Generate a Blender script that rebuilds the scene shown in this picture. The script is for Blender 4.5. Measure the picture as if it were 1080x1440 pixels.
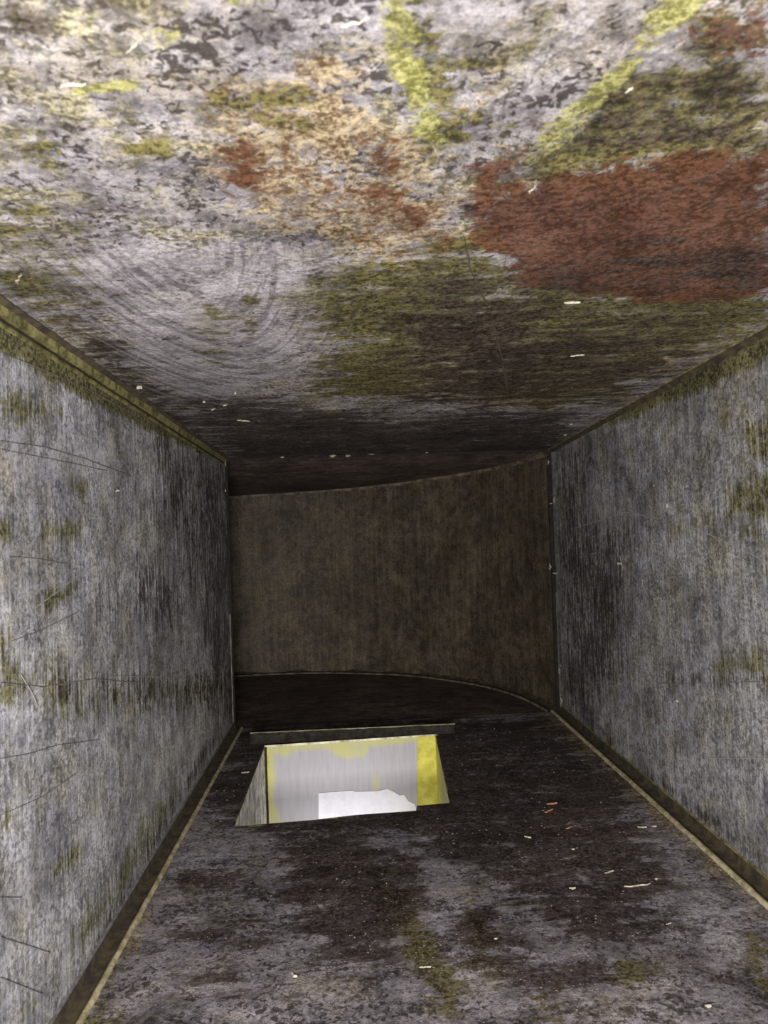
import bpy, math, random
import numpy as np
from mathutils import Vector
for o in list(bpy.data.objects): bpy.data.objects.remove(o)
SC = bpy.context.scene
C = SC.collection
rng = random.Random(7)

# ------------------------------------------------------------------ camera
F = 1040.0                                   # focal length in pixels of the 1080x1440 frame
YAW, PITCH, ROLL = 0.0450, 0.0382, -0.0380
fw = Vector((math.sin(YAW)*math.cos(PITCH), math.cos(YAW)*math.cos(PITCH), math.sin(PITCH)))
rt = Vector((math.cos(YAW), -math.sin(YAW), 0)); up = rt.cross(fw)
cr, sr = math.cos(ROLL), math.sin(ROLL)
RT = rt*cr + up*sr; UP = up*cr - rt*sr
cam_d = bpy.data.cameras.new('camera'); cam = bpy.data.objects.new('camera', cam_d); C.objects.link(cam)
from mathutils import Matrix
cam.matrix_world = Matrix((RT, UP, -fw)).transposed().to_4x4()
cam_d.sensor_fit = 'VERTICAL'; cam_d.sensor_height = 36; cam_d.sensor_width = 27
cam_d.lens = F/1440*36
cam_d.clip_start = 0.01; cam_d.clip_end = 50
cam_d.dof.use_dof = True; cam_d.dof.focus_distance = 0.8; cam_d.dof.aperture_fstop = 24
SC.camera = cam

# ------------------------------------------------------------------ world, lights, exposure
w = bpy.data.worlds.new('world'); SC.world = w; w.use_nodes = True
w.node_tree.nodes['Background'].inputs[0].default_value = (0.9, 0.92, 1.0, 1)
w.node_tree.nodes['Background'].inputs[1].default_value = 0.10
SC.view_settings.view_transform = 'Standard'; SC.view_settings.look = 'None'
SC.view_settings.gamma = 1; SC.view_settings.exposure = 0.0; SC.view_settings.use_curve_mapping = False

def area(name, loc, target, size, power, color, size_y=None, spread=None):
    d = bpy.data.lights.new(name, 'AREA'); d.energy = power; d.color = color
    d.shape = 'RECTANGLE' if size_y else 'SQUARE'; d.size = size
    if size_y: d.size_y = size_y
    if spread: d.spread = spread
    o = bpy.data.objects.new(name, d); C.objects.link(o); o.location = loc
    o.rotation_euler = (Vector(target)-Vector(loc)).to_track_quat('-Z', 'Y').to_euler()
    return o
# the inspection lamp held just behind the camera, inside the duct
area('inspection_lamp', (-0.02, -0.10, -0.11), (0.0, 1.0, -0.04), 0.13, 8.6, (1.0, 0.97, 0.97), 0.10)
# lamp light of the room below, coming up the branch duct onto its far side
area('room_light_below', (-0.02, 0.85, -0.47), (-0.02, 1.0, -0.41), 0.16, 0.20, (1.0, 0.97, 1.0), 0.08, 1.9)

# ------------------------------------------------------------------ geometry of the duct
def ray(px, py):
    return RT*((px-540)/F) + UP*((720-py)/F) + fw
def at_y(px, py, y):
    r = ray(px, py); return r*(y/r.y)
def at_x(px, py, x):
    r = ray(px, py); return r*(x/r.x)
D = 1.13
J = {'LC': at_y(316, 645, D), 'RC': at_y(775, 632, D), 'LF': at_y(328, 1025, D), 'RF': at_y(789, 1000, D)}
N = {'LC': at_x(0, 430, J['LC'].x), 'RC': at_x(1080, 462, J['RC'].x), 'LF': at_x(84, 1440, J['LF'].x), 'RF': at_x(1080, 1252, J['RF'].x)}
def edge(k, y):
    a, b = N[k], J[k]; t = (y-a.y)/(b.y-a.y); return a + (b-a)*t
SURF = {'ceiling': ('LC', 'RC'), 'floor': ('LF', 'RF'), 'wall_left': ('LF', 'LC'), 'wall_right': ('RF', 'RC')}
def P(s, u, y, off=0.0):
    """point on a duct side: u across 0..1, y depth, off = metres into the duct"""
    a, b = SURF[s]; p = edge(a, y).lerp(edge(b, y), u)
    n = {'ceiling': (0,0,-1), 'floor': (0,0,1), 'wall_left': (1,0,0), 'wall_right': (-1,0,0)}[s]
    return p + Vector(n)*off
def hit(s, px, py):
    """where the sight line through a photo pixel meets a duct side -> (u, y)"""
    r = ray(px, py); ax = 2 if s in ('ceiling', 'floor') else 0; ox = 0 if ax == 2 else 2
    u, y = 0.5, 0.6
    for _ in range(25):
        p = P(s, u, y); y2 = r.y*(p[ax]/r[ax])
        y = max(0.05, min(3.0, y2)); q = r*(y/r.y)
        a, b = edge(SURF[s][0], y), edge(SURF[s][1], y)
        u = (q[ox]-a[ox])/(b[ox]-a[ox])
    return u, y
SPAN = {'ceiling': 0.49, 'floor': 0.49, 'wall_left': 0.41, 'wall_right': 0.41}
def hits(s, pts): return [(hit(s, *p)[0]*SPAN[s], hit(s, *p)[1]) for p in pts]

# ------------------------------------------------------------------ mesh helpers
def obj(name, verts, faces, mat, parent=None, smooth=False):
    me = bpy.data.meshes.new(name); me.from_pydata([tuple(v) for v in verts], [], faces); me.update()
    if smooth: me.polygons.foreach_set('use_smooth', [True]*len(me.polygons))
    if mat: me.materials.append(mat)
    o = bpy.data.objects.new(name, me); C.objects.link(o)
    if parent: o.parent = parent
    return o
def struct(o): o['kind'] = 'structure'; return o
def tag(o, label, cat, group=None):
    o['label'] = label; o['category'] = cat
    if group: o['group'] = group
    return o
def sdist(pts, S, Y):
    """signed distance (inside negative) from grid to polygon, or distance to polyline when open"""
    n = len(pts); d = np.full(S.shape, 1e9); inside = np.zeros(S.shape, bool)
    for i in range(n):
        x0, y0 = pts[i]; x1, y1 = pts[(i+1) % n]
        ex, ey = x1-x0, y1-y0; L = ex*ex+ey*ey+1e-12
        t = np.clip(((S-x0)*ex+(Y-y0)*ey)/L, 0, 1)
        d = np.minimum(d, np.hypot(S-x0-t*ex, Y-y0-t*ey))
        c = ((y0 > Y) != (y1 > Y)) & (S < (x1-x0)*(Y-y0)/(y1-y0+1e-12)+x0)
        inside ^= c
    return np.where(inside, -d, d)
KIND = {'olive': 0, 'rust': 1, 'grime': 2, 'pale': 3, 'yellow': 4, 'tan': 5}
def masks(s, stains, S, Y):
    M = [np.zeros(S.shape) for _ in range(6)]
    for kind, k, fe, pts in stains:
        q = hits(s, pts); ym = sum(a[1] for a in q)/len(q)
        f = fe/F*ym*(1.2 if kind == 'yellow' else 2.6 if s == 'ceiling' else 1.9)
        v = k*np.clip(0.5-sdist(q, S, Y)/(2*f), 0, 1)
        i = KIND[kind]; M[i] = np.maximum(M[i], v)
    return M
def paint(me, M):
    n = len(me.vertices)
    for name, idx in (('stainA', (0, 1, 2)), ('stainB', (3, 4, 5))):
        a = me.color_attributes.new(name, 'FLOAT_COLOR', 'POINT')
        arr = np.ones((n, 4), np.float32)
        for c, i in enumerate(idx): arr[:, c] = M[i].ravel()
        a.data.foreach_set('color', arr.ravel())

# ------------------------------------------------------------------ materials
class NT:
    def __init__(s, name):
        s.m = bpy.data.materials.new(name); s.m.use_nodes = True; s.t = s.m.node_tree
        s.b = s.t.nodes['Principled BSDF']; s.co = s.t.nodes.new('ShaderNodeTexCoord').outputs['Object']
    def n(s, typ, **k):
        nd = s.t.nodes.new(typ)
        for a, v in k.items(): setattr(nd, a, v)
        return nd
    def put(s, sock, v):
        if isinstance(v, (int, float)): sock.default_value = v
        elif isinstance(v, tuple): sock.default_value = v if len(v) != 3 or sock.type == 'VECTOR' else (*v, 1)
        else: s.t.links.new(v, sock)
    def math(s, op, a, b=0.0, c=0.0):
        nd = s.n('ShaderNodeMath', operation=op); s.put(nd.inputs[0], a); s.put(nd.inputs[1], b); s.put(nd.inputs[2], c); return nd.outputs[0]
    def map(s, scale=(1,1,1), rot=(0,0,0), loc=(0,0,0), v=None):
        nd = s.n('ShaderNodeMapping'); s.put(nd.inputs[0], v or s.co); nd.inputs[1].default_value = loc
        nd.inputs[2].default_value = rot; nd.inputs[3].default_value = scale; return nd.outputs[0]
    def noise(s, v, scale, detail=4, rough=0.6, dist=0.0):
        nd = s.n('ShaderNodeTexNoise'); s.put(nd.inputs['Vector'], v); nd.inputs['Scale'].default_value = scale
        nd.inputs['Detail'].default_value = detail; nd.inputs['Roughness'].default_value = rough
        nd.inputs['Distortion'].default_value = dist; return nd.outputs['Fac']
    def smooth(s, x, lo, hi):
        nd = s.n('ShaderNodeMapRange', interpolation_type='SMOOTHSTEP'); s.put(nd.inputs[0], x)
        nd.inputs[1].default_value = lo; nd.inputs[2].default_value = hi; return nd.outputs[0]
    def mix(s, f, a, b, mode='MIX'):
        nd = s.n('ShaderNodeMix', data_type='RGBA', blend_type=mode); s.put(nd.inputs[0], f); s.put(nd.inputs[6], a); s.put(nd.inputs[7], b); return nd.outputs[2]
    def attr(s, name):
        a = s.n('ShaderNodeVertexColor', layer_name=name); p = s.n('ShaderNodeSeparateColor'); s.t.links.new(a.outputs[0], p.inputs[0]); return p.outputs
    def bump(s, h, dist, strength=1.0):
        nd = s.n('ShaderNodeBump'); s.put(nd.inputs['Height'], h); nd.inputs['Distance'].default_value = dist
        nd.inputs['Strength'].default_value = strength; s.t.links.new(nd.outputs[0], s.b.inputs['Normal'])

def sheet(name, base=(0.30, 0.285, 0.31), dark=(0.05, 0.042, 0.045), streak=(1, 1, 1), blotch=0.5, speck=0.5, arcs=None,
          rough=0.6, metal=0.08, stains=True, olive=(0.115, 0.10, 0.028), seed=0.0, streak_k=0.35, warm=0.3, bump=0.0007, speck_sc=(1, 1, 1), auto=0.0):
    m = NT(name); co = m.map(loc=(seed, seed*1.7, seed*0.6))
    big = m.noise(co, 7, 5, 0.6); mid = m.noise(co, 60, 8, 0.72, 0.5); fine = m.noise(co, 330, 6, 0.75, 0.3)
    grain = m.noise(co, 1100, 2, 0.6)
    stn = m.noise(m.map(scale=streak, v=co), 1, 6, 0.68, 0.25)
    lum = m.math('ADD', m.math('MULTIPLY', mid, 0.45), m.math('MULTIPLY', fine, 0.55))
    col = m.mix(m.smooth(lum, 0.42, 0.58), tuple(c*0.50 for c in base), tuple(c*1.40 for c in base))
    col = m.mix(m.smooth(m.noise(co, 13, 3, 0.5, 0.3), 0.42, 0.66), col, m.mix(1.0, col, (0.96, 0.97, 1.04), 'MULTIPLY'))
    col = m.mix(m.math('MULTIPLY', m.smooth(m.noise(co, 26, 8, 0.75, 0.4), 0.46, 0.62), warm), col, m.mix(1.0, col, (0.95, 0.86, 0.55), 'MULTIPLY'))
    # brushed / washed streaks
    col = m.mix(m.math('MULTIPLY', m.smooth(stn, 0.42, 0.60), streak_k), col, m.mix(1.0, col, (0.40, 0.39, 0.40), 'MULTIPLY'))
    col = m.mix(m.math('MULTIPLY', m.smooth(stn, 0.52, 0.38), streak_k*0.6), col, tuple(min(1, c*1.5) for c in base))
    # dark corroded blotches and specks
    bl = m.math('ADD', m.math('MULTIPLY', m.noise(co, 24, 8, 0.78, 0.6), 0.7), m.math('MULTIPLY', fine, 0.3))
    col = m.mix(m.math('MULTIPLY', m.smooth(bl, 0.52, 0.60), blotch), col, dark)
    sp = m.math('ADD', m.math('MULTIPLY', m.noise(m.map(scale=speck_sc, v=co), 240, 4, 0.6, 0.8), 0.62), m.math('MULTIPLY', m.noise(co, 34, 4, 0.7), 0.38))
    col = m.mix(m.math('MULTIPLY', m.smooth(sp, 0.525, 0.565), speck), col, dark)
    if stains:
        A = m.attr('stainA'); B = m.attr('stainB')
        n1 = m.math('SUBTRACT', m.smooth(m.noise(co, 95, 9, 0.78, 0.6), 0.34, 0.66), 0.5)
        n2 = m.math('SUBTRACT', m.smooth(m.noise(co, 30, 5, 0.7, 0.4), 0.36, 0.64), 0.5)
        n3 = m.math('SUBTRACT', m.smooth(stn, 0.36, 0.64), 0.5)
        n4 = m.math('SUBTRACT', m.smooth(fine, 0.36, 0.64), 0.5)
        j = m.math('ADD', m.math('ADD', m.math('MULTIPLY', n1, 0.75), m.math('MULTIPLY', n2, 0.45)), m.math('MULTIPLY', n4, 0.4))
        j2 = m.math('ADD', m.math('MULTIPLY', j, 0.8), m.math('MULTIPLY', n3, 0.6))
        def lay(col, at, c, jj, lo=0.30, hi=0.72, top=0.93):
            f = m.smooth(m.math('ADD', at, m.math('MULTIPLY', jj, m.math('MINIMUM', m.math('MULTIPLY', at, 3.0), 1.0))), lo, hi)
            return m.mix(m.math('MULTIPLY', f, top), col, c)
        vari = m.math('ADD', m.math('MULTIPLY', fine, 0.75), m.math('MULTIPLY', mid, 0.25))
        def duo(a, b): return m.mix(m.smooth(vari, 0.44, 0.57), a, b)
        au = m.noise(m.map(loc=(3.3, 1.1, 7.7), v=co), 17, 10, 0.80, 0.5)
        col = m.mix(m.math('MULTIPLY', m.smooth(au, 0.50, 0.60), auto), col, duo((0.07, 0.06, 0.025), (0.38, 0.345, 0.21)))
        col = lay(col, B[0], duo((0.27, 0.255, 0.265), (0.50, 0.475, 0.50)), j2, top=0.7)
        col = lay(col, B[2], duo((0.095, 0.05, 0.02), (0.42, 0.35, 0.22)), j)
        col = lay(col, A[0], duo(tuple(c*0.3 for c in olive), tuple(c*1.9 for c in olive)), j2)
        col = lay(col, A[1], duo((0.045, 0.017, 0.007), (0.135, 0.056, 0.030)), j)
        col = lay(col, A[2], duo((0.014, 0.009, 0.006), (0.085, 0.064, 0.055)), j2, top=0.88)
        col = lay(col, B[1], duo((0.13, 0.125, 0.03), (0.36, 0.35, 0.14)), j)
    if arcs:
        x0, y0, a, b = arcs
        v = m.map(scale=(1/a, 1/b, 1), loc=(-x0/a, -y0/b, 0)); sx = m.n('ShaderNodeSeparateXYZ'); m.put(sx.inputs[0], v)
        r = m.math('SQRT', m.math('ADD', m.math('POWER', sx.outputs[0], 2.0), m.math('POWER', sx.outputs[1], 2.0)))
        th = m.math('ARCTAN2', sx.outputs[1], sx.outputs[0]); cx = m.n('ShaderNodeCombineXYZ')
        m.put(cx.inputs[0], m.math('MULTIPLY', r, 22.0)); m.put(cx.inputs[1], m.math('MULTIPLY', th, 1.3))
        aw = m.noise(cx.outputs[0], 1.0, 5, 0.6)
        mk = m.math('MULTIPLY', B[0], m.smooth(r, 0.12, 0.3))
        col = m.mix(m.math('MULTIPLY', m.math('MULTIPLY', m.smooth(aw, 0.50, 0.58), mk), 0.8), col, m.mix(1.0, col, (0.38, 0.36, 0.40), 'MULTIPLY'))
        col = m.mix(m.math('MULTIPLY', m.math('MULTIPLY', m.smooth(aw, 0.47, 0.40), mk), 0.45), col, (0.40, 0.385, 0.40))
    lo = m.noise(m.map(loc=(1.3, 5.1, 2.7), v=co), 9, 6, 0.7, 0.6)
    col = m.mix(m.smooth(lo, 0.36, 0.64), m.mix(1.0, col, (0.72, 0.71, 0.71), 'MULTIPLY'), m.mix(1.0, col, (1.25, 1.24, 1.22), 'MULTIPLY'))
    col = m.mix(m.smooth(grain, 0.25, 0.75), m.mix(1.0, col, (0.72, 0.72, 0.72), 'MULTIPLY'), m.mix(1.0, col, (1.22, 1.22, 1.22), 'MULTIPLY'))
    m.put(m.b.inputs['Base Color'], col)
    m.put(m.b.inputs['Roughness'], m.math('ADD', rough, m.math('MULTIPLY', m.math('SUBTRACT', mid, 0.5), 0.5)))
    m.b.inputs['Metallic'].default_value = metal; m.b.inputs['Specular IOR Level'].default_value = 0.2
    hgt = m.math('ADD', m.math('MULTIPLY', fine, 0.6), m.math('ADD', m.math('MULTIPLY', mid, 1.2), m.math('MULTIPLY', stn, 0.3)))
    m.bump(hgt, bump)
    return m.m
def plain(name, c1, c2, scale=150, rough=0.7, metal=0.0, bump=0.0004):
    m = NT(name); f = m.noise(m.co, scale, 5, 0.7)
    m.put(m.b.inputs['Base Color'], m.mix(m.smooth(f, 0.35, 0.65), c1, c2)); m.b.inputs['Roughness'].default_value = rough
    m.b.inputs['Metallic'].default_value = metal; m.bump(f, bump); return m.m

def lining_mat():
    m = NT('lilac_grey_lining'); st = m.noise(m.map(scale=(260, 260, 22)), 1, 5, 0.65); n = m.noise(m.co, 45, 5, 0.65)
    c = m.mix(m.smooth(st, 0.30, 0.70), (0.335, 0.318, 0.335), (0.385, 0.368, 0.39)); B = m.attr('stainB')
    j = m.math('MULTIPLY', m.math('ADD', m.math('SUBTRACT', st, 0.5), m.math('SUBTRACT', n, 0.5)), 1.1)
    f = m.smooth(m.math('ADD', B[1], m.math('MULTIPLY', j, m.math('MINIMUM', m.math('MULTIPLY', B[1], 2.0), 1.0))), 0.0, 1.1)
    m.put(m.b.inputs['Base Color'], m.mix(m.math('MULTIPLY', f, 0.9), c, (0.46, 0.45, 0.12))); m.b.inputs['Roughness'].default_value = 0.5
    m.bump(n, 0.0003); return m.m
MAT = {
 'ceiling': sheet('mottled_galvanised_ceiling', auto=0.85, base=(0.30, 0.282, 0.284), dark=(0.034, 0.027, 0.024), streak=(14, 60, 1), blotch=0.6, speck=0.9,
                  arcs=(-0.075, 0.31, 0.08, 0.30), seed=3.1, streak_k=0.25, warm=0.5, olive=(0.088, 0.078, 0.024), bump=0.0012),
 'floor': sheet('grimy_galvanised_floor', auto=0.3, base=(0.27, 0.25, 0.265), dark=(0.022, 0.016, 0.014), streak=(18, 70, 1), blotch=0.85, speck=0.8, seed=8.3, warm=0.4, olive=(0.09, 0.078, 0.03), bump=0.0014),
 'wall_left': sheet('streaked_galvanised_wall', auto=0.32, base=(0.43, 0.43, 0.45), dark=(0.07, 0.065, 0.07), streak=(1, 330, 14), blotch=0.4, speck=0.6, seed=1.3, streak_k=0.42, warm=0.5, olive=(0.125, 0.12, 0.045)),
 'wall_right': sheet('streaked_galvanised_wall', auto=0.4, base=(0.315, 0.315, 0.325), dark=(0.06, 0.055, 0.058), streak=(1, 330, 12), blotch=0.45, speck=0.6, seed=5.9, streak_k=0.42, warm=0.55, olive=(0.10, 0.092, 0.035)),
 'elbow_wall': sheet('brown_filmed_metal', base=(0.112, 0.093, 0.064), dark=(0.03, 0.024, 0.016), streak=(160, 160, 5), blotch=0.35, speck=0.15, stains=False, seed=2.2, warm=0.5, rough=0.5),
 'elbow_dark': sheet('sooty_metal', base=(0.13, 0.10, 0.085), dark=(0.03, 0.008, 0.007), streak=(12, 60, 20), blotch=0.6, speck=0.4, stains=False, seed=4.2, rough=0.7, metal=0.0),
 'lip': plain('dusty_yellow_seam', (0.22, 0.19, 0.09), (0.50, 0.44, 0.27), 120),
 'seam_olive': plain('olive_seam_metal', (0.08, 0.07, 0.025), (0.29, 0.265, 0.11), 110, 0.5, 0.2),
 'lip_dim': plain('brown_dusty_seam', (0.05, 0.038, 0.022), (0.20, 0.17, 0.11), 60),
 'flange': plain('dark_flange_metal', (0.005, 0.004, 0.002), (0.036, 0.028, 0.018), 110, 0.9),  # very dark brown mottle for the turned-up flange
 'gutter': plain('dark_seam_dirt', (0.018, 0.013, 0.007), (0.07, 0.052, 0.022), 90, 0.9),
 'crevice': plain('black_joint_gap', (0.006, 0.004, 0.003), (0.02, 0.014, 0.01), 90, 0.95),  # near-black strips stand for the open gaps at the joints
 'edge': plain('bright_cut_edge', (0.30, 0.25, 0.15), (0.7, 0.66, 0.50), 60, 0.4, 0.4),
 'crease': plain('dark_scored_crease', (0.09, 0.085, 0.085), (0.2, 0.19, 0.19), 200),
 'ridge': plain('pale_rubbed_ridge', (0.20, 0.19, 0.17), (0.36, 0.35, 0.33), 200),
 'flake': plain('cream_dirt_flake', (0.22, 0.19, 0.12), (0.52, 0.48, 0.38), 400),
 'rustflake': plain('orange_rust_flake', (0.25, 0.10, 0.05), (0.5, 0.25, 0.14), 200),
 'dust': plain('brown_dust', (0.05, 0.035, 0.028), (0.20, 0.15, 0.13), 40, 0.95),
 'lining': lining_mat(),
 'yellow': plain('yellow_green_coating', (0.42, 0.38, 0.03), (0.60, 0.56, 0.09), 60, 0.5),
 'plate': plain('lilac_grey_plate', (0.30, 0.285, 0.305), (0.40, 0.38, 0.40), 25, 0.45, 0.1),
 'white': plain('painted_glare_white', (0.66, 0.65, 0.70), (0.8, 0.79, 0.84), 25, 0.4),  # near-white colour that paints in the glare low in the branch duct
 'shaft_grey': plain('scuffed_grey_metal', (0.16, 0.15, 0.14), (0.80, 0.78, 0.78), 60, 0.5),
}

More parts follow.
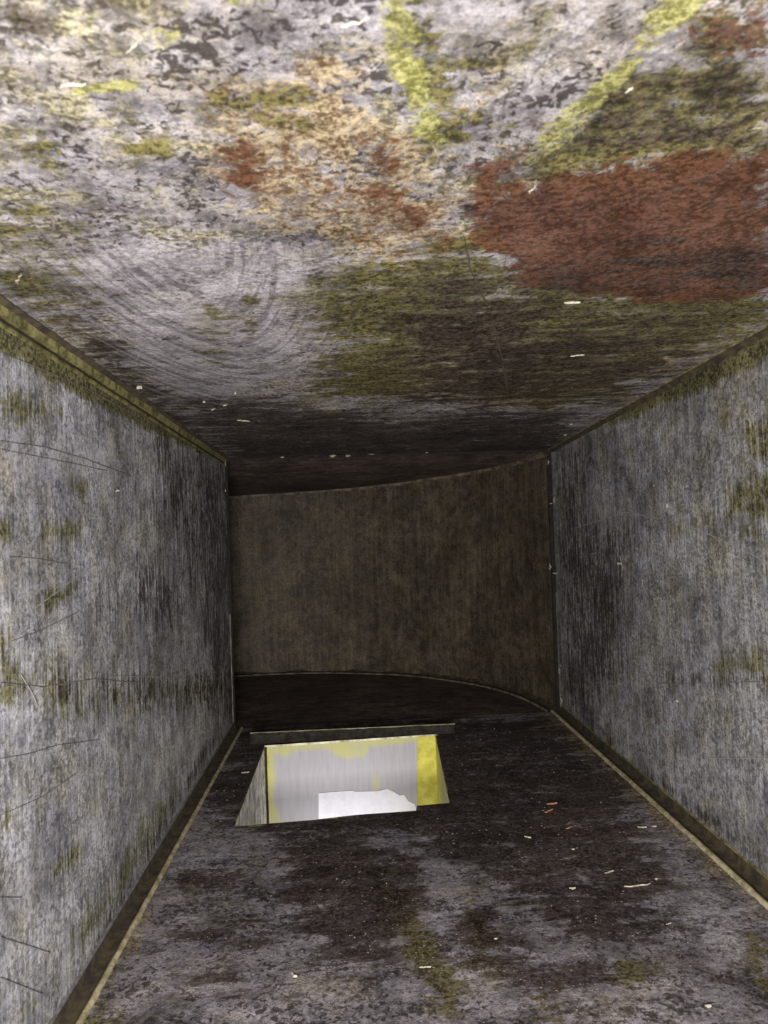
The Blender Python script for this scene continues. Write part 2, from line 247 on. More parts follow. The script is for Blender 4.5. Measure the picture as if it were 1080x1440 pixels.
# ------------------------------------------------------------------ stains: kind, strength, feather (px), outline in photo pixels -> outline on the metal
STAINS = {
'ceiling': [
 ('olive', 1.0, 25, [(430,420),(520,380),(660,335),(730,395),(860,430),(1080,425),(1080,450),(960,500),(860,560),(760,575),(600,560),(440,560),(470,500)]),
 ('olive', 0.8, 25, [(0,200),(0,300),(0,410),(60,450),(200,560),(240,560),(120,440),(90,330),(50,270)]),
 ('olive', 0.75, 14, [(20,185),(70,180),(100,235),(80,260),(30,240)]),
 ('olive', 0.6, 12, [(150,180),(230,170),(240,220),(170,235)]),
 ('olive', 0.9, 20, [(740,235),(800,160),(900,90),(960,20),(1080,-40),(1080,215),(960,225),(820,240)]),
 ('olive', 0.75, 12, [(530,-20),(600,-20),(660,90),(660,200),(600,230),(560,130)]),
 ('olive', 0.65, 14, [(270,430),(320,430),(325,510),(280,510)]),
 ('olive', 0.6, 10, [(340,400),(365,400),(360,470),(340,470)]),
 ('olive', 0.55, 25, [(230,110),(420,130),(440,190),(260,170)]),
 ('olive', 0.5, 20, [(690,20),(800,-20),(800,60),(700,170),(660,150)]),
 ('yellow', 0.85, 9, [(535,-20),(575,-20),(600,110),(625,205),(585,190),(550,100)]),
 ('yellow', 0.78, 9, [(940,-20),(1020,-20),(930,62),(865,125),(795,205),(738,232),(770,170),(870,90)]),
 ('yellow', 0.8, 6, [(100,122),(190,112),(195,126),(110,136)]),
 ('yellow', 0.5, 9, [(205,40),(255,35),(260,65),(215,70)]),
 ('yellow', 0.45, 8, [(250,0),(400,-10),(400,6),(250,12)]),
 ('tan', 0.72, 25, [(230,110),(420,130),(560,150),(660,270),(660,340),(560,370),(420,340),(310,290),(300,190)]),
 ('tan', 0.75, 12, [(420,75),(490,70),(510,125),(430,120)]),
 ('tan', 0.5, 16, [(600,180),(680,60),(740,60),(700,190)]),
 ('rust', 1.2, 16, [(665,290),(720,265),(830,240),(1000,222),(1090,225),(1090,415),(960,425),(850,415),(740,395),(690,350)]),
 ('rust', 0.6, 14, [(310,190),(360,185),(385,250),(350,290),(310,280)]),
 ('rust', 0.8, 12, [(510,190),(545,200),(570,290),(535,290)]),
 ('rust', 0.75, 10, [(640,230),(740,205),(735,280),(690,300),(660,300)]),
 ('rust', 0.45, 14, [(540,300),(660,290),(640,380),(560,360)]),
 ('rust', 0.5, 10, [(920,20),(1000,10),(990,60),(940,70)]),
 ('olive', 0.9, 18, [(660,350),(740,390),(850,405),(1090,405),(1090,450),(860,450),(720,430)]),
 ('olive', 0.85, 16, [(740,235),(820,215),(1090,195),(1090,240),(830,250),(730,270)]),
 ('olive', 0.5, 30, [(560,20),(700,40),(760,60),(700,200),(600,200)]),
 ('rust', 0.62, 16, [(850,60),(1000,0),(1090,10),(1090,80),(950,90)]),
 ('rust', 0.36, 30, [(290,180),(420,180),(640,250),(650,350),(560,370),(400,300)]),
 ('tan', 0.62, 20, [(640,215),(760,200),(1090,170),(1090,260),(760,280),(650,300)]),
 ('olive', 0.8, 14, [(640,330),(700,350),(760,400),(1090,395),(1090,440),(700,440),(640,390)]),
 ('olive', 0.7, 16, [(960,0),(1090,-20),(1090,200),(880,210),(860,150)]),
 ('grime', 0.62, 40, [(560,430),(1000,450),(960,520),(860,570),(540,570)]),
 ('grime', 0.42, 30, [(880,40),(1090,0),(1090,210),(820,215)]),
 ('grime', 0.5, 25, [(740,340),(1090,330),(1090,420),(760,410)]),
 ('grime', 0.75, 22, [(640,540),(720,535),(730,590),(650,600)]),
 ('grime', 0.8, 25, [(620,370),(760,420),(820,560),(560,560),(560,470)]),
 ('grime', 1.0, 22, [(230,565),(330,560),(560,590),(800,575),(800,640),(330,660)]),
 ('grime', 0.7, 9, [(80,440),(110,430),(200,520),(320,620),(320,645),(240,600),(130,510)]),
 ('grime', 0.6, 9, [(635,215),(655,215),(665,300),(650,300)]),
 ('grime', 0.5, 12, [(0,15),(70,20),(60,60),(0,50)]),
 ('grime', 0.5, 16, [(740,170),(860,120),(1080,60),(1080,120),(900,190),(760,225)]),
 ('pale', 0.8, 18, [(75,350),(200,330),(400,345),(435,420),(430,520),(340,560),(220,560),(130,480)]),
 ('pale', 0.6, 8, [(440,460),(485,452),(460,520),(420,550)]),
 ('pale', 0.55, 12, [(760,20),(850,-10),(820,70),(740,130),(700,180),(670,170)]),
 ('tan', 0.6, 12, [(900,480),(1080,430),(1080,455),(960,520),(880,545)]),
],
'floor': [
 ('grime', 0.95, 22, [(340,1030),(640,1010),(760,1010),(880,1090),(900,1180),(960,1260),(860,1290),(740,1270),(640,1200),(560,1180),(400,1180),(330,1170),(280,1130)]),
 ('grime', 0.95, 16, [(400,1180),(500,1160),(600,1220),(560,1330),(520,1380),(440,1340),(400,1260)]),
 ('grime', 0.85, 12, [(255,1225),(330,1225),(330,1245),(255,1245)]),
 ('grime', 0.8, 14, [(270,1360),(330,1360),(340,1400),(280,1400)]),
 ('grime', 0.8, 14, [(620,1280),(700,1270),(760,1360),(860,1340),(860,1380),(740,1400),(640,1350)]),
 ('grime', 0.8, 20, [(700,1120),(900,1150),(965,1250),(900,1330),(780,1320),(690,1220)]),
 ('grime', 0.6, 12, [(230,1290),(380,1280),(390,1330),(250,1340)]),
 ('grime', 0.6, 12, [(860,1420),(930,1380),(950,1400),(900,1440)]),
 ('rust', 0.42, 22, [(740,1080),(830,1080),(830,1180),(760,1190)]),
 ('olive', 0.95, 12, [(500,1200),(540,1210),(640,1360),(660,1440),(620,1440),(560,1330)]),
 ('olive', 0.9, 12, [(645,1280),(700,1300),(710,1390),(660,1370)]),
 ('olive', 0.6, 12, [(740,1390),(790,1390),(800,1450),(740,1450)]),
 ('olive', 0.6, 12, [(840,1330),(920,1340),(900,1400),(850,1380)]),
 ('olive', 0.6, 14, [(150,1300),(190,1300),(170,1440),(100,1440)]),
 ('olive', 0.6, 8, [(1030,1290),(1080,1320),(1080,1400),(1050,1350)]),
 ('pale', 0.6, 12, [(880,1170),(920,1170),(1060,1290),(1080,1360),(1000,1350),(940,1250)]),
 ('pale', 0.4, 16, [(560,1300),(620,1310),(600,1380),(540,1360)]),
 ('tan', 0.75, 9, [(770,1005),(800,1010),(880,1090),(1000,1200),(1080,1270),(1060,1280),(960,1190),(860,1105),(790,1040),(730,1030)]),
 ('tan', 0.6, 9, [(150,1340),(185,1300),(215,1270),(205,1320),(170,1360)]),
],
'wall_left': [
 ('olive', 1.5, 5, [(-10,425),(100,500),(200,560),(310,645),(250,622),(190,594),(140,568),(90,540),(40,512),(-10,498)]),
 ('olive', 0.75, 10, [(-10,545),(30,550),(62,570),(60,600),(0,590)]),
 ('olive', 0.6, 8, [(66,572),(90,572),(92,590),(68,590)]),
 ('olive', 0.75, 6, [(58,730),(118,735),(112,765),(60,762)]),
 ('olive', 0.8, 6, [(-5,732),(20,732),(15,762),(-5,762)]),
 ('olive', 0.8, 7, [(45,852),(60,838),(110,810),(118,825),(80,855),(50,862)]),
 ('olive', 0.85, 10, [(-5,875),(12,890),(18,950),(40,985),(0,985)]),
 ('olive', 0.62, 12, [(0,925),(80,920),(110,955),(240,945),(320,950),(320,985),(220,1000),(110,1010),(0,980)]),
 ('olive', 0.6, 8, [(100,672),(125,675),(120,700),(100,700)]),
 ('olive', 0.6, 9, [(60,1222),(115,1185),(120,1200),(75,1245)]),
 ('olive', 0.55, 10, [(200,1150),(240,1110),(270,1090),(230,1170),(160,1280),(110,1350),(100,1310),(160,1230)]),
 ('olive', 0.5, 9, [(30,1390),(60,1400),(50,1440),(30,1440)]),
 ('olive', 0.5, 9, [(0,1130),(22,1140),(10,1170),(0,1165)]),
 ('grime', 0.58, 20, [(205,690),(250,690),(330,700),(330,760),(260,770),(215,730)]),
 ('grime', 0.5, 14, [(60,935),(300,945),(325,1020),(230,1000),(80,985)]),
 ('grime', 0.62, 14, [(290,640),(325,660),(332,1030),(312,1020),(285,900),(280,780)]),
 ('grime', 0.5, 8, [(215,600),(240,610),(235,650),(215,640)]),
 ('grime', 0.6, 6, [(328,1025),(300,1050),(90,1430),(70,1440),(230,1150),(290,1040)]),
 ('grime', 0.6, 14, [(190,780),(230,770),(260,860),(230,900),(190,860)]),
 ('grime', 0.48, 26, [(215,590),(330,640),(330,880),(270,860),(225,700)]),
 ('grime', 0.5, 8, [(130,845),(165,835),(170,875),(135,880)]),
 ('pale', 0.5, 20, [(0,600),(120,600),(200,640),(150,700),(0,700)]),
 ('pale', 0.45, 20, [(0,1180),(80,1180),(60,1300),(0,1320)]),
],
'wall_right': [
 ('olive', 1.4, 6, [(1090,455),(1000,510),(890,570),(850,600),(930,570),(1010,535),(1090,495)]),
 ('olive', 0.8, 7, [(1043,600),(1080,590),(1090,650),(1060,645)]),
 ('olive', 0.75, 9, [(1015,680),(1090,665),(1090,735),(1040,730),(1015,735)]),
 ('olive', 0.7, 5, [(1008,575),(1026,575),(1028,600),(1010,605)]),
 ('olive', 0.55, 10, [(940,730),(1010,720),(1085,745),(1080,770),(1000,755),(940,750)]),
 ('olive', 0.5, 9, [(1000,915),(1080,905),(1080,955),(1000,955)]),
 ('olive', 0.6, 7, [(1040,780),(1080,795),(1080,815),(1050,800)]),
 ('olive', 0.45, 9, [(1040,1050),(1080,1045),(1080,1070),(1040,1070)]),
 ('grime', 0.65, 30, [(785,640),(830,640),(820,740),(880,760),(880,940),(830,1000),(860,1050),(790,1000)]),
 ('grime', 0.45, 20, [(830,740),(900,720),(900,780),(830,800)]),
 ('grime', 0.5, 25, [(790,800),(880,800),(880,930),(800,960)]),
 ('grime', 0.5, 6, [(880,1065),(890,1080),(1080,1225),(1080,1212),(1010,1150),(930,1090)]),
 ('grime', 0.5, 5, [(930,945),(1080,950),(1080,966),(940,966)]),
],
}

# ------------------------------------------------------------------ the four duct sides
Y0 = -0.45
def yrows(n, y_near):
    a = np.linspace(1/D, 1/y_near, n); r = 1/a
    back = np.linspace(y_near, Y0, 12)[1:]
    return np.concatenate([r, back])
# hole in the floor for the branch duct (corners unprojected on the floor)
HF = [P('floor', *hit('floor', *p)) for p in ((372,1050), (612,1034), (632,1129), (586,1133), (585,1140), (500,1146), (440,1153), (330,1162))]
def grid_panel(s, n_u, n_y, y_near):
    us = np.linspace(0, 1, n_u); ys = yrows(n_y, y_near)
    V = []; S = np.zeros((len(ys), n_u)); Yg = np.zeros((len(ys), n_u))
    for i, y in enumerate(ys):
        a, b = edge(SURF[s][0], y), edge(SURF[s][1], y)
        for k, u in enumerate(us):
            V.append(a.lerp(b, u)); S[i, k] = u*SPAN[s]; Yg[i, k] = y
    Fc = [(i*n_u+k, i*n_u+k+1, (i+1)*n_u+k+1, (i+1)*n_u+k) for i in range(len(ys)-1) for k in range(n_u-1)]
    if s in ('floor', 'wall_right'): Fc = [f[::-1] for f in Fc]
    o = obj(s, V, Fc, MAT[s], smooth=True); paint(o.data, masks(s, STAINS[s], S, Yg)); struct(o)
    return o
ceiling = grid_panel('ceiling', 190, 240, 0.13)
wall_left = grid_panel('wall_left', 150, 150, 0.3)
wall_right = grid_panel('wall_right', 150, 150, 0.35)
floor = grid_panel('floor', 190, 170, 0.33)
# cut the branch opening out of the floor with a real boolean through its outline
def prism(name, ring, z0, z1):
    n = len(ring); V = [(p.x, p.y, z1) for p in ring]+[(p.x, p.y, z0) for p in ring]
    Fc = [tuple(range(n)), tuple(range(2*n-1, n-1, -1))]+[(i, i+n, (i+1) % n+n, (i+1) % n) for i in range(n)]
    return obj(name, V, Fc, None)
cut = prism('cutter', HF, -0.5, -0.2)
bm_ = floor.modifiers.new('cut', 'BOOLEAN'); bm_.operation = 'DIFFERENCE'; bm_.object = cut; bm_.solver = 'FAST'
dg = bpy.context.evaluated_depsgraph_get(); me2 = bpy.data.meshes.new_from_object(floor.evaluated_get(dg), preserve_all_data_layers=True, depsgraph=dg)
floor.modifiers.clear(); floor.data = me2; me2.name = 'floor'
bpy.data.objects.remove(cut)

# ------------------------------------------------------------------ elbow beyond the joint: curved outer wall, floor, dipping ceiling
FC = [(789,1000),(768,989),(740,977),(706,967),(672,960),(640,955),(600,950),(560,947),(500,945),(420,945),(330,949)]
TC = [(775,634),(752,642),(727,649),(700,656),(675,661),(640,667),(600,673),(560,679),(500,686),(420,692),(320,698)]
E = []
zf0 = J['RF'].z
for (a, b) in FC:
    r = ray(a, b); z = zf0; E.append(r*(z/r.z))
for i, p in enumerate(E):                       # keep the sweep smooth
    if p.y < D: p.y = D
T = []
for p, (a, b) in zip(E, TC):                    # the top of the curved wall stands over its foot
    r = ray(a, b); q = r*(p.y/r.y); T.append(Vector((q.x, q.y, q.z)))
for k in range(1, 5):                           # the bend runs on to the left, out of sight
    E.append(E[10]+Vector((-0.12*k, 0, 0))); T.append(T[10]+Vector((-0.12*k, 0, -0.002*k)))
V = []; nz = 12
for a, b in zip(E, T):
    for k in range(nz+1): V.append(a.lerp(b, k/nz))
Fc = [(i*(nz+1)+k, i*(nz+1)+k+1, (i+1)*(nz+1)+k+1, (i+1)*(nz+1)+k) for i in range(len(E)-1) for k in range(nz)]
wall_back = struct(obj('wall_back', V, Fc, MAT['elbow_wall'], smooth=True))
def fill(name, line, y0, za, zb_, mat, parent):
    """panel between the joint edge and the foot or head of the curved wall"""
    V = []; n = len(line)
    for p in line:
        t = (p.x-J['LF'].x)/(J['RF'].x-J['LF'].x); V += [Vector((p.x, y0, za+(zb_-za)*t)), Vector((p.x, p.y, p.z))]
    Fc = [(2*i, 2*i+1, 2*i+3, 2*i+2) for i in range(n-1)]
    return obj(name, V, Fc, mat, parent)
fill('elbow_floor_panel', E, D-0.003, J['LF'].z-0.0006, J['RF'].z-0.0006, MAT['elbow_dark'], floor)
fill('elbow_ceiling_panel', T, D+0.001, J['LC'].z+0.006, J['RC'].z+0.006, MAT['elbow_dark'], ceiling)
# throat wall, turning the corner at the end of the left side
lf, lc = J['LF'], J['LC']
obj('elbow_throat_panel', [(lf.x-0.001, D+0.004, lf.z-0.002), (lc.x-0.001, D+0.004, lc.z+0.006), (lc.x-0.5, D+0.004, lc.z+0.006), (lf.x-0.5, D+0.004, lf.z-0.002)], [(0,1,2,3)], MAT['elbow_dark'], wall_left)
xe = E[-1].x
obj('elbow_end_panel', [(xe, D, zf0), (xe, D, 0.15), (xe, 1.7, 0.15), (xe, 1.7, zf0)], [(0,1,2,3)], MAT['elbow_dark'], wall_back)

# ------------------------------------------------------------------ seams (trim): a profile swept along a line of stations
def sweep(name, stations, mat, jitter=0.0, parent=None):
    """stations: list of rings (lists of points, same length, open profile)"""
    V = []; n = len(stations[0])
    for st in stations:
        for p in st: V.append(Vector(p)+Vector([rng.uniform(-jitter, jitter) for _ in range(3)]))
    Fc = [(i*n+k, i*n+k+1, (i+1)*n+k+1, (i+1)*n+k) for i in range(len(stations)-1) for k in range(n-1)]
    o = obj(name, V, Fc, mat, parent, smooth=True)
    return o
ysn = [D-0.0005]+[D-0.012*k for k in range(1, 75)]+[0.1, -0.1, -0.44]
def corner_profile(k, sx, sz, prof, jitter=0.0):
    return [[edge(k, y)+Vector((sx*a, 0, sz*b)) for a, b in prof] for y in ysn]
def bead(c, w, h, n=5, base=0.0):
    return [(c+w/2*math.cos(math.pi*i/n), base+h*math.sin(math.pi*i/n)) for i in range(n+1)]
# floor seams: dark gutter against the wall, a light standing bead on the floor, a thin lip on the wall
trim_no = [0]
def trim(stations, mat, jitter=0.0, name=None):
    trim_no[0] += 1
    o = sweep('trim_%d' % trim_no[0], stations, mat, jitter); struct(o)
    return o
flip = lambda prof: [(b, a) for a, b in prof]
GUT = [(0.0005, 0.0085), (0.0012, 0.0005), (0.011, 0.0008)]
t1 = trim(corner_profile('LF', 1, 1, GUT), MAT['gutter'], 0.0003)
sweep('standing_bead', corner_profile('LF', 1, 1, bead(0.0125, 0.0045, 0.0028)), MAT['lip'], 0.0003, t1)
sweep('wall_lip', corner_profile('LF', 1, 1, flip(bead(0.0095, 0.003, 0.0016))), MAT['crease'], 0.0002, t1)
t2 = trim(corner_profile('RF', -1, 1, GUT), MAT['gutter'], 0.0003)
sweep('standing_bead', corner_profile('RF', -1, 1, bead(0.0135, 0.0055, 0.003)), MAT['lip'], 0.0003, t2)
sweep('wall_lip', corner_profile('RF', -1, 1, flip(bead(0.0095, 0.002, 0.0014))), MAT['seam_olive'], 0.0002, t2)
# the floor seam goes on round the foot of the curved wall
def along(line, prof, sz):
    out = []
    for i, p in enumerate(line):
        a = line[max(i-1, 0)]; b = line[min(i+1, len(line)-1)]; t = Vector((b.x-a.x, b.y-a.y, 0)).normalized()
        nrm = Vector((t.y, -t.x, 0))
        if nrm.dot(Vector((-0.3, -1, 0))) < 0: nrm = -nrm
        out.append([p+nrm*u+Vector((0, 0, sz*v)) for u, v in prof])
    return out
def dense(line, k=4):
    out = []
    for i in range(len(line)-1):
        p0 = line[max(i-1,0)]; p1 = line[i]; p2 = line[i+1]; p3 = line[min(i+2, len(line)-1)]
        for j in range(k):
            t = j/k; out.append(0.5*((2*p1)+(p2-p0)*t+(2*p0-5*p1+4*p2-p3)*t*t+(3*p1-p0-3*p2+p3)*t**3))
    out.append(line[-1]); return out
t3 = trim(along(dense(E), [(0.0005, 0.006), (0.002, 0.001), (0.018, 0.001)], 1), MAT['gutter'])
sweep('standing_bead', along(dense(E), bead(0.020, 0.006, 0.003), 1), MAT['lip_dim'], 0.0002, t3)
t4 = trim(along(dense(T), [(0.0005, 0.004), (0.004, -0.002), (0.0005, -0.006)], 1), MAT['lip_dim'])
# ceiling seams
t5 = trim(corner_profile('LC', 1, -1, [(0.0002, 0.012), (0.0014, 0.0112), (0.0016, 0.009), (0.0006, 0.0085), (0.0006, 0.007), (0.0026, 0.006), (0.0034, 0.002), (0.006, 0.0005)]), MAT['seam_olive'], 0.0003)
sweep('seam_groove', corner_profile('LC', 1, -1, [(0.0009, 0.0088), (0.0009, 0.0068)]), MAT['gutter'], 0, t5)
sweep('seam_groove', corner_profile('LC', 1, -1, [(0.0048, 0.0022), (0.0090, 0.0006)]), MAT['gutter'], 0.0004, t5)
t6 = trim(corner_profile('RC', -1, -1, [(0.0004, 0.0055), (0.001, 0.005), (0.001, 0.003), (0.003, 0.0022), (0.0055, 0.0006)]), MAT['gutter'], 0.0003)
sweep('cut_edge', corner_profile('RC', -1, -1, bead(0.0052, 0.0016, 0.0012)), MAT['seam_olive'], 0.00015, t6)
# joint between the straight duct and the elbow
def vstrip(a, b, w0, w1, y, mat, parent=None, name='trim', n=24, jit=0.0006, structn=True):
    V = []
    for i in range(n+1):
        p = a.lerp(b, i/n); j = rng.uniform(-jit, jit)
        V += [Vector((p.x+w0+j, y, p.z)), Vector((p.x+w1+j*0.5, y-0.0015, p.z)), Vector((p.x+w1+j, y+0.004, p.z))]
    Fc = []
    for i in range(n):
        for k in (0, 1): Fc.append((3*i+k, 3*i+k+1, 3*i+4+k, 3*i+3+k))
    return obj(name, V, Fc, mat, parent)
trim_no[0] += 1
t7 = struct(vstrip(J['LF'], J['LC'], -0.001, 0.0035, D+0.0012, MAT['crevice'], name='trim_%d' % trim_no[0]))
vstrip(J['LF'].lerp(J['LC'], 0.02), J['LF'].lerp(J['LC'], 0.42), -0.0002, 0.0013, D-0.001, MAT['edge'], t7, 'cut_edge', jit=0.0003)
trim_no[0] += 1
t8 = struct(vstrip(J['RF'], J['RC'], 0.001, -0.006, D+0.0012, MAT['crevice'], name='trim_%d' % trim_no[0]))
vstrip(J['RF'].lerp(J['RC'], 0.02), J['RF'].lerp(J['RC'], 0.45), -0.0002, -0.0011, D-0.001, MAT['ridge'], t8, 'cut_edge', jit=0.0005)
trim_no[0] += 1
a, b = J['LC'], J['RC']; V = []; nn = 60
for i in range(nn+1):
    p = a.lerp(b, i/nn); jz = rng.uniform(0.0, 0.0022)
    V += [Vector((p.x, D-0.003, p.z-0.0002)), Vector((p.x, D-0.001, p.z-0.0025-jz)), Vector((p.x, D+0.003, p.z-0.001)), Vector((p.x, D+0.004, p.z+0.006))]
t9 = struct(obj('trim_%d' % trim_no[0], V, [(4*i+k, 4*i+k+1, 4*i+5+k, 4*i+4+k) for i in range(nn) for k in range(3)], MAT['crevice']))

# ------------------------------------------------------------------ branch duct dropping out of the floor
BR = bpy.data.objects.new('branch_duct', None); C.objects.link(BR); BR.location = (0, 0, 0)
tag(BR, 'rectangular branch duct dropping from the floor opening, brightly lit with yellow edges', 'duct')
zt = HF[0].z; zb = zt-0.26
fl, fr, nr, nl = HF[0], HF[1], HF[2], HF[7]
yfar = (fl.y+fr.y)/2
def slab(name, a, b, z0, z1, th, mat, parent, side=1):
    """upright slab from plan point a to b, thickness th to the outside"""
    d = Vector((b.x-a.x, b.y-a.y, 0)).normalized(); n = Vector((d.y, -d.x, 0))*side*th
    V = []
    for q in (a, b, b+n, a+n): V += [(q.x, q.y, z0), (q.x, q.y, (q.z+z1))]
    return obj(name, V, [(0,2,3,1),(2,4,5,3),(4,6,7,5),(6,0,1,7),(1,3,5,7),(0,6,4,2)], mat, parent)
far = slab('far_side_panel', fl, fr, zb, -0.0002, 0.0015, MAT['yellow'], BR, -1)
slab('left_side_panel', nl, fl, zb, -0.0006, 0.0015, MAT['shaft_grey'], BR, -1)
slab('right_side_panel', nr, fr, zb, -0.0006, 0.0015, MAT['yellow'], BR, 1)
slab('near_side_panel', nl+Vector((0.003,-0.012,0)), nr+Vector((-0.003,-0.014,0)), zb, -0.004, 0.0015, MAT['shaft_grey'], BR, 1)
def on_far(px, py, off=0.0):
    d = (fr-fl); n = Vector((d.y, -d.x, 0)).normalized(); r = ray(px, py); t = fl.dot(n)/r.dot(n); return r*t + n*off
def plate(name, pts, th, mat, parent):
    f_ = [on_far(*p, th) for p in pts]; b_ = [on_far(*p, 0.0) for p in pts]; n = len(pts)
    return obj(name, f_+b_, [tuple(range(n))]+[(i, i+n, (i+1) % n+n, (i+1) % n) for i in range(n)], mat, parent)
SM = [(0.9, 3.5, [(368,1040),(386,1050),(388,1100),(384,1125),(396,1152),(399,1190),(368,1190)]),
      (0.85, 4, [(368,1035),(600,1028),(600,1042),(520,1050),(512,1064),(490,1068),(470,1060),(462,1053),(410,1058),(404,1064),(388,1062),(380,1056)]),
      (0.45, 4, [(385,1058),(420,1056),(412,1068),(396,1068)]), (0.65, 5, [(462,1045),(516,1044),(512,1066),(488,1068),(470,1062)]),
      (0.5, 3, [(523,1088),(534,1088),(532,1150),(524,1150)]), (0.4, 3, [(566,1115),(578,1115),(582,1150),(570,1150)]), (0.4, 3, [(545,1104),(552,1104),(552,1145),(545,1145)])]
nx_, nz_ = 90, 46
V = []; MK = np.zeros((nz_, nx_)); GX = np.zeros((nz_, nx_)); GY = np.zeros((nz_, nx_))
for i in range(nz_):
    for k in range(nx_):
        px_ = 378+208.5*k/(nx_-1); top_ = 1049-(px_-378)*0.066
        py_ = top_+(1190-top_)*i/(nz_-1); GX[i, k] = px_; GY[i, k] = py_; V.append(on_far(px_, py_, 0.0008))
for k_, fe_, pts_ in SM: MK = np.maximum(MK, k_*np.clip(0.5-sdist(pts_, GX, GY)/(2*fe_), 0, 1))
lining = obj('grey_lining_panel', V, [(i*nx_+k, i*nx_+k+1, (i+1)*nx_+k+1, (i+1)*nx_+k) for i in range(nz_-1) for k in range(nx_-1)], MAT['lining'], far)
Z_ = np.zeros_like(MK); paint(lining.data, [Z_, Z_, Z_, Z_, MK, Z_])
plate('painted_glare_patch', [(448,1115),(497,1111),(499,1113),(530,1112),(545,1109),(554,1113),(562,1118),(568,1117),(574,1126),(583,1130),(585,1136),(586,1180),(448,1180)], 0.0014, MAT['white'], far)  # proud piece whose white colour stands for a patch of glare
plate('corner_seam', [(372,1050),(375,1050),(379,1180),(375,1180)], 0.002, MAT['crevice'], far)
plate('top_cut_edge', [(372,1048),(613,1032),(613,1034.5),(372,1051)], 0.0016, MAT['edge'], far)  # bright strip on the cut edge, its highlight put into the colour
plate('right_cut_edge', [(612,1033),(615,1033),(620,1160),(617,1160)], 0.0016, MAT['edge'], far)
# turned-up flange behind the opening
q0, q1 = P('floor', *hit('floor', 350, 1048)), P('floor', *hit('floor', 640, 1032))
h0, h1 = at_y(352, 1031, q0.y+0.006), at_y(640, 1018, q1.y+0.006)
V = []; nn = 40
for i in range(nn+1):
    t = i/nn; lo = q0.lerp(q1, t)+Vector((0, 0.0005, 0.0006)); hi = h0.lerp(h1, t)+Vector((0, 0, rng.uniform(-0.0012, 0.0006)))
    V += [lo, lo.lerp(hi, 0.5)+Vector((0, 0.002, rng.uniform(-.0004, .0004))), hi, hi+Vector((0, 0.001, 0)), lo+Vector((0, 0.004, 0))]
fg = obj('turned_flange', V, [(5*i+k, 5*i+k+1, 5*i+6+k, 5*i+5+k) for i in range(nn) for k in range(4)], MAT['flange'], BR)
V = []
for i in range(nn+1):
    t = i/nn; hi = h0.lerp(h1, t); z = rng.uniform(-0.0005, 0.0004)
    V += [hi+Vector((0, -0.0008, -0.0001+z)), hi+Vector((0, -0.0006, 0.0006+z*0.6)), hi+Vector((0, 0.001, 0.0007))]
obj('cut_edge', V, [(3*i+k, 3*i+k+1, 3*i+4+k, 3*i+3+k) for i in range(nn) for k in (0, 1)], MAT['lip'], fg)

# ------------------------------------------------------------------ creases and scored lines on the metal (parts of the sides)
def ribbon(s, px, wpx, mat, name='crease', off=0.0006):
    pts = [hit(s, *p) for p in px]; L = []
    for i in range(len(pts)-1):
        for k in range(6):
            t = k/6; L.append((pts[i][0]+(pts[i+1][0]-pts[i][0])*t, pts[i][1]+(pts[i+1][1]-pts[i][1])*t))
    L.append(pts[-1]); V = []
    ax = {'ceiling': 2, 'floor': 2}.get(s, 0); W3 = [P(s, u, y) for u, y in L]
    for i, p in enumerate(W3):
        d = (W3[min(i+1, len(L)-1)]-W3[max(i-1, 0)]).normalized()
        n = P(s, *L[i], 1.0)-p; side = d.cross(n).normalized()
        w_ = wpx/F*p.y*0.36*rng.uniform(0.5, 1.3)*(0.25 if i in (0, len(L)-1) else 1); j = rng.uniform(-1, 1)*w_*0.5
        V += [p+side*(w_+j)+n*0.0001, p+side*j+n*off, p+side*(j-w_)+n*0.0001]
    return obj(name, V, [(3*i+k, 3*i+k+1, 3*i+4+k, 3*i+3+k) for i in range(len(W3)-1) for k in (0, 1)], mat, bpy.data.objects[s], True)
cr_, rg = MAT['crease'], MAT['ridge']
for px, w_ in (([(0,620),(60,628),(120,645),(185,670)], 2), ([(0,632),(70,645),(150,662)], 1.5), ([(15,783),(50,785),(95,793)], 2), ([(15,902),(60,885),(110,860)], 2),
               ([(0,1067),(40,1060),(80,1048),(140,1040)], 2.2), ([(0,1147),(60,1120),(110,1085)], 1.6), ([(0,1318),(40,1330),(70,1340)], 1.5), ([(0,1375),(60,1398)], 1.3), ([(0,1262),(30,1262)], 1.5),
               ([(0,495),(60,520),(120,545),(200,590)], 1.5), ([(0,960),(60,966),(130,955),(200,960)], 2.0)):
    ribbon('wall_left', px, w_, cr_)
for px, w_ in (([(45,858),(110,810),(160,775),(202,745)], 3), ([(28,948),(45,975),(52,992)], 2.0), ([(160,950),(240,952),(310,955)], 1.3), ([(75,830),(95,812)], 2)):
    ribbon('wall_left', px, w_, rg, 'rubbed_ridge')
for px, w_ in (([(925,961),(970,961),(1080,958)], 2), ([(880,712),(905,722),(930,735)], 2), ([(932,810),(960,810)], 1.5), ([(965,665),(980,700)], 1.5), ([(1040,780),(1080,812)], 2.5)):
    ribbon('wall_right', px, w_, cr_)
for px, w_ in (([(800,745),(880,720),(960,735),(1080,790)], 1.6), ([(872,782),(876,800)], 2.0), ([(990,1066),(1080,1066)], 1.5), ([(840,965),(930,962)], 1.3)):
    ribbon('wall_right', px, w_, rg, 'rubbed_ridge')
for px, w_ in (([(652,330),(662,380),(690,440),(705,500),(716,560)], 3.5),):
    ribbon('ceiling', px, w_, MAT['gutter'], 'dent_line', 0.001)

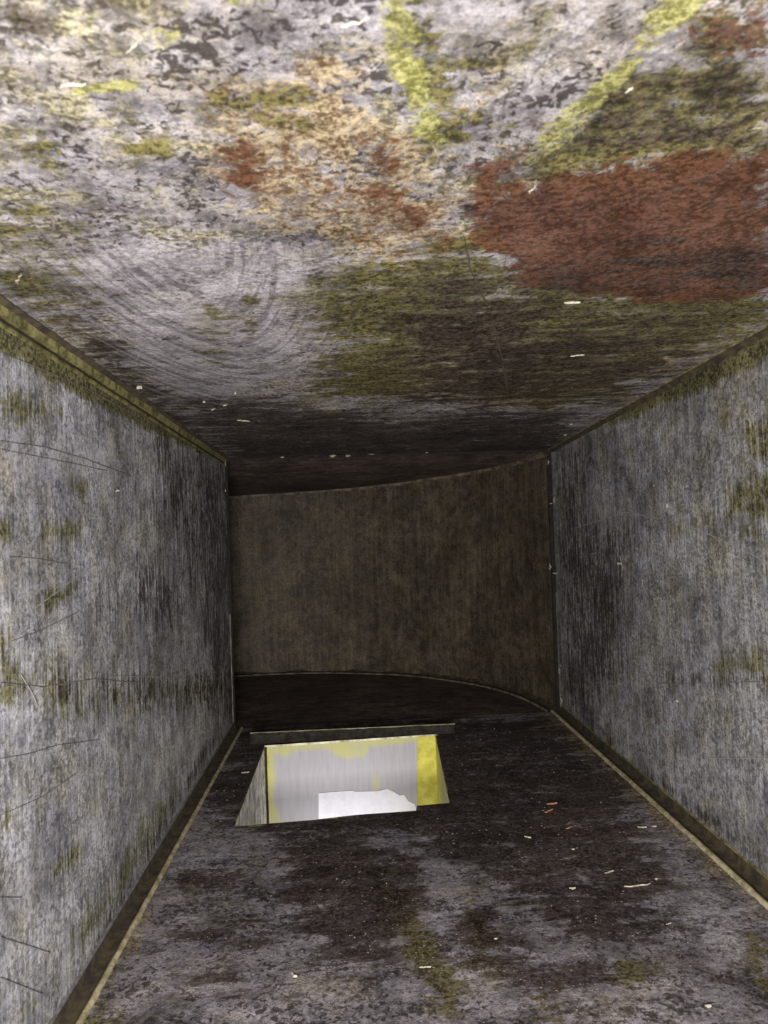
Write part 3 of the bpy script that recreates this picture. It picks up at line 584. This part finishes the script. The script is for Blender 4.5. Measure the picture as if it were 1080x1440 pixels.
# ------------------------------------------------------------------ loose flakes: each one a thing
def flake(s, px, py, lpx, wpx, ang, label, mat='flake', group='pale flakes and slivers stuck inside the duct', name='dirt_flake', bend=0.3, root=None):
    u, y = hit(s, px, py) if root is None else (0, 0)
    p = P(s, u, y) if root is None else root
    n = (P(s, u, y, 1.0)-p) if root is None else Vector((0, -1, 0))
    k = p.y/F; r = ray(px, py).normalized()
    d = (RT*math.cos(ang)+UP*math.sin(ang)); d = (d-n*d.dot(n)); d = d/max(0.15, d.length)   # lies on the sheet
    L, W = lpx*k*0.85, wpx*k*0.75
    if root is None:                                   # lie along the line the sliver has on the sheet
        dx, dy = math.cos(ang)*lpx*0.45, -math.sin(ang)*lpx*0.45
        e0, e1 = P(s, *hit(s, px-dx, py-dy)), P(s, *hit(s, px+dx, py+dy))
        if lpx > wpx: d = (e1-e0).normalized(); L = (e1-e0).length
    s2 = n.cross(d).normalized()
    V = []; m = 5
    for i in range(m+1):
        t = i/m-0.5; w_ = W*0.5*(1-(2*abs(t))**1.5*0.95)*rng.uniform(0.6, 1.2)
        c = d*(L*t)+s2*(L*bend*rng.uniform(-0.25, 0.25))
        V += [c+s2*w_+n*0.0002, c+n*(0.0005+W*0.35), c-s2*w_+n*0.0002]
    Fc = [(3*i+q, 3*i+q+1, 3*i+4+q, 3*i+3+q) for i in range(m) for q in (0, 1)]+[(3*i, 3*i+3, 3*i+5, 3*i+2) for i in range(m)]
    o = obj(name, V, Fc, MAT[mat]); o.location = p
    tag(o, label, 'debris', group); return o
FL = [
 ('ceiling', 343, 591, 20, 4, -0.1, 'longest yellowish sliver on dark ceiling left of the joint'),
 ('ceiling', 331, 551, 3, 10, 0, 'tiny upright white flake above the yellow ceiling sliver'),
 ('ceiling', 300, 575, 8, 4, 0.3, 'small white flake on ceiling left of the yellow sliver'),
 ('ceiling', 317, 569, 8, 4, 0.5, 'small pale flake between two ceiling flakes near left corner'),
 ('ceiling', 287, 564, 4, 7, 0.2, 'leftmost tiny flake of the ceiling cluster'),
 ('ceiling', 196, 543, 9, 12, 0.8, 'white crumb lodged on the left ceiling seam'),
 ('ceiling', 803, 596, 6, 5, 0.3, 'bright crumb on the ceiling by the right joint corner'),
 ('ceiling', 795, 611, 6, 5, 0.3, 'dull crumb below the bright one by right joint corner'),
 ('ceiling', 805, 424, 24, 7, 0.0, 'flat pale flake below the rust red ceiling patch'),
 ('ceiling', 812, 499, 22, 4, 0.1, 'thin cream sliver on the dark green ceiling area'),
 ('ceiling', 188, 62, 34, 6, 0.8, 'white hooked sliver near upper left of ceiling'),
 ('ceiling', 103, 118, 40, 7, 0.1, 'long cream streak flake beside the yellow green ceiling stain'),
 ('ceiling', 26, 390, 18, 5, 1.2, 'pale hooked flake near the left edge of the ceiling'),
 ('ceiling', 500, 30, 50, 5, 0.25, 'thin white sliver near top centre of ceiling'),
 ('ceiling', 885, 125, 16, 5, 0.6, 'light crumb on the diagonal yellow ceiling stain'),
 ('ceiling', 750, 262, 26, 5, 1.1, 'curled cream strand at the left tip of the rust patch'),
 ('ceiling', 612, 212, 40, 4, 1.9, 'thin curved strand beside the dark ceiling pucker'),
 ('floor', 742, 1178, 11, 4, -0.2, 'bright white flake on the dark floor right of the opening'),
 ('floor', 857, 1227, 16, 4, 0.2, 'white flake on dark floor above the long cream splinter'),
 ('floor', 897, 1246, 42, 4, 0.1, 'long cream splinter on the right of the floor'),
 ('floor', 923, 1237, 5, 5, 0, 'small white speck right of the cream splinter'),
 ('floor', 903, 1164, 14, 4, 0.0, 'pale pair flake near the right floor seam'),
 ('floor', 920, 1163, 8, 5, 0.0, 'pale speck nearest the right floor seam'),
 ('floor', 414, 1373, 12, 7, -0.5, 'cream crumb near bottom centre left of floor'),
 ('floor', 697, 1321, 5, 4, 0, 'small white grain right of the olive floor streaks'),
 ('floor', 598, 1361, 18, 3, 0.1, 'thin cream sliver across the olive floor streak'),
 ('floor', 996, 1416, 10, 8, 0, 'yellow crumb near the lower right of the floor'),
 ('floor', 806, 1195, 5, 4, 0, 'small pale grain on dark floor right of the bright flake'),
 ('floor', 940, 1300, 8, 3, 0.3, 'pale grain at the edge of the smooth grey floor area'),
 ('floor', 805, 1250, 10, 6, 0, 'pinkish crumb on dark floor below the rust flakes'),
 ('floor', 345, 1087, 12, 4, 0.1, 'pale grain on the floor left of the opening'),
 ('wall_right', 920, 683, 4, 4, 0, 'white speck high on the right wall'),
 ('wall_right', 939, 711, 6, 6, 0.5, 'bright crumb on the right wall crease'),
 ('wall_right', 874, 792, 3, 20, 0.2, 'thin upright white nick on the right wall'),
 ('wall_right', 953, 985, 5, 12, 0.1, 'upright white nick low on the right wall'),
 ('wall_left', 163, 690, 4, 14, 0.1, 'white scratch flake on the left wall below the seam'),
 ('wall_left', 276, 638, 5, 4, 0.1, 'tiny crumb on the left wall under the ceiling seam'),
]
for s, px, py, l, w_, a_, lab in FL: flake(s, px, py, l, w_, a_, lab)
flake('floor', 772, 1141, 12, 4, 0.5, 'orange rust flake on the dark floor right of opening', 'rustflake', 'orange rust flakes on the floor')
flake('floor', 776, 1131, 16, 5, 0.1, 'larger orange rust flake behind its neighbour on floor', 'rustflake', 'orange rust flakes on the floor')
flake('floor', 800, 1165, 9, 4, 0.4, 'small orange rust flake nearest the right seam', 'rustflake', 'orange rust flakes on the floor')
JF = [(397,643,8,5,'first'),(468,641,12,7,'second'),(489,641,9,5,'third'),(522,639,13,3,'fourth'),(600,635,8,6,'fifth'),(623,634,5,4,'sixth'),(664,633,6,3,'seventh')]
for x, y, l, w_, nth in JF:
    flake('ceiling', x, y, l, w_, 0, '%s white crumb from the left along the ceiling joint' % nth, root=at_y(x, y, D-0.006), group='white crumbs along the ceiling joint')
for x, y, l, w_, lab in ((317,652,3,12,'white chip at the top of the left joint'),(317,690,3,5,'tiny chip below the top of the left joint'),
                         (771,650,3,10,'glinting chip at the top of the right joint'),(779,703,4,14,'upright chip high on the right joint'),(775,708,9,3,'flat chip high on the right joint'),
                         (773,797,3,18,'slim chip half way down the right joint'),(780,806,10,3,'slanted chip half way down the right joint'),(786,943,3,18,'bent sliver low on the right joint'),(789,936,9,3,'small cross sliver low on the right joint'),(788,985,2,28,'thin upright thread at the foot of right joint')):
    flake('ceiling', x, y, l, w_, 0, lab, root=at_y(x, y, D-0.007), group='chips on the upright joints')

# fine dust: grains nobody could count, one object per surface
def dust(s, n, name, label, mat, size, dens):
    V = []; Fc = []
    k = 0
    while k < n:
        px, py = rng.uniform(0, 1080), rng.uniform(*dens)
        u, y = hit(s, px, py)
        if not (0.03 < u < 0.97 and y < D-0.01): continue
        p = P(s, u, y)
        if s == 'floor' and HF[7].y-0.012 < p.y < HF[0].y+0.03 and min(nl.x, fl.x)-0.01 < p.x < max(nr.x, fr.x)+0.01: continue
        r = size*p.y**0.5*rng.uniform(0.4, 1.4); n_ = P(s, u, y, 1.0)-p; b = len(V)
        a_ = rng.uniform(0, 6.28)
        for j in range(3):
            V.append(p+Vector((math.cos(a_+2.1*j)*r*rng.uniform(.6, 1.5), math.sin(a_+2.1*j)*r, 0))+n_*0.0001)
        V.append(p+n_*r*rng.uniform(0.4, 0.9)); Fc += [(b, b+1, b+3), (b+1, b+2, b+3), (b+2, b, b+3)]; k += 1
    o = obj(name, V, Fc, MAT[mat]); o['kind'] = 'stuff'; tag(o, label, 'dust'); return o
dust('floor', 2600, 'floor_dust', 'fine brown dust grains scattered over the duct floor', 'dust', 0.0011, (1000, 1440))
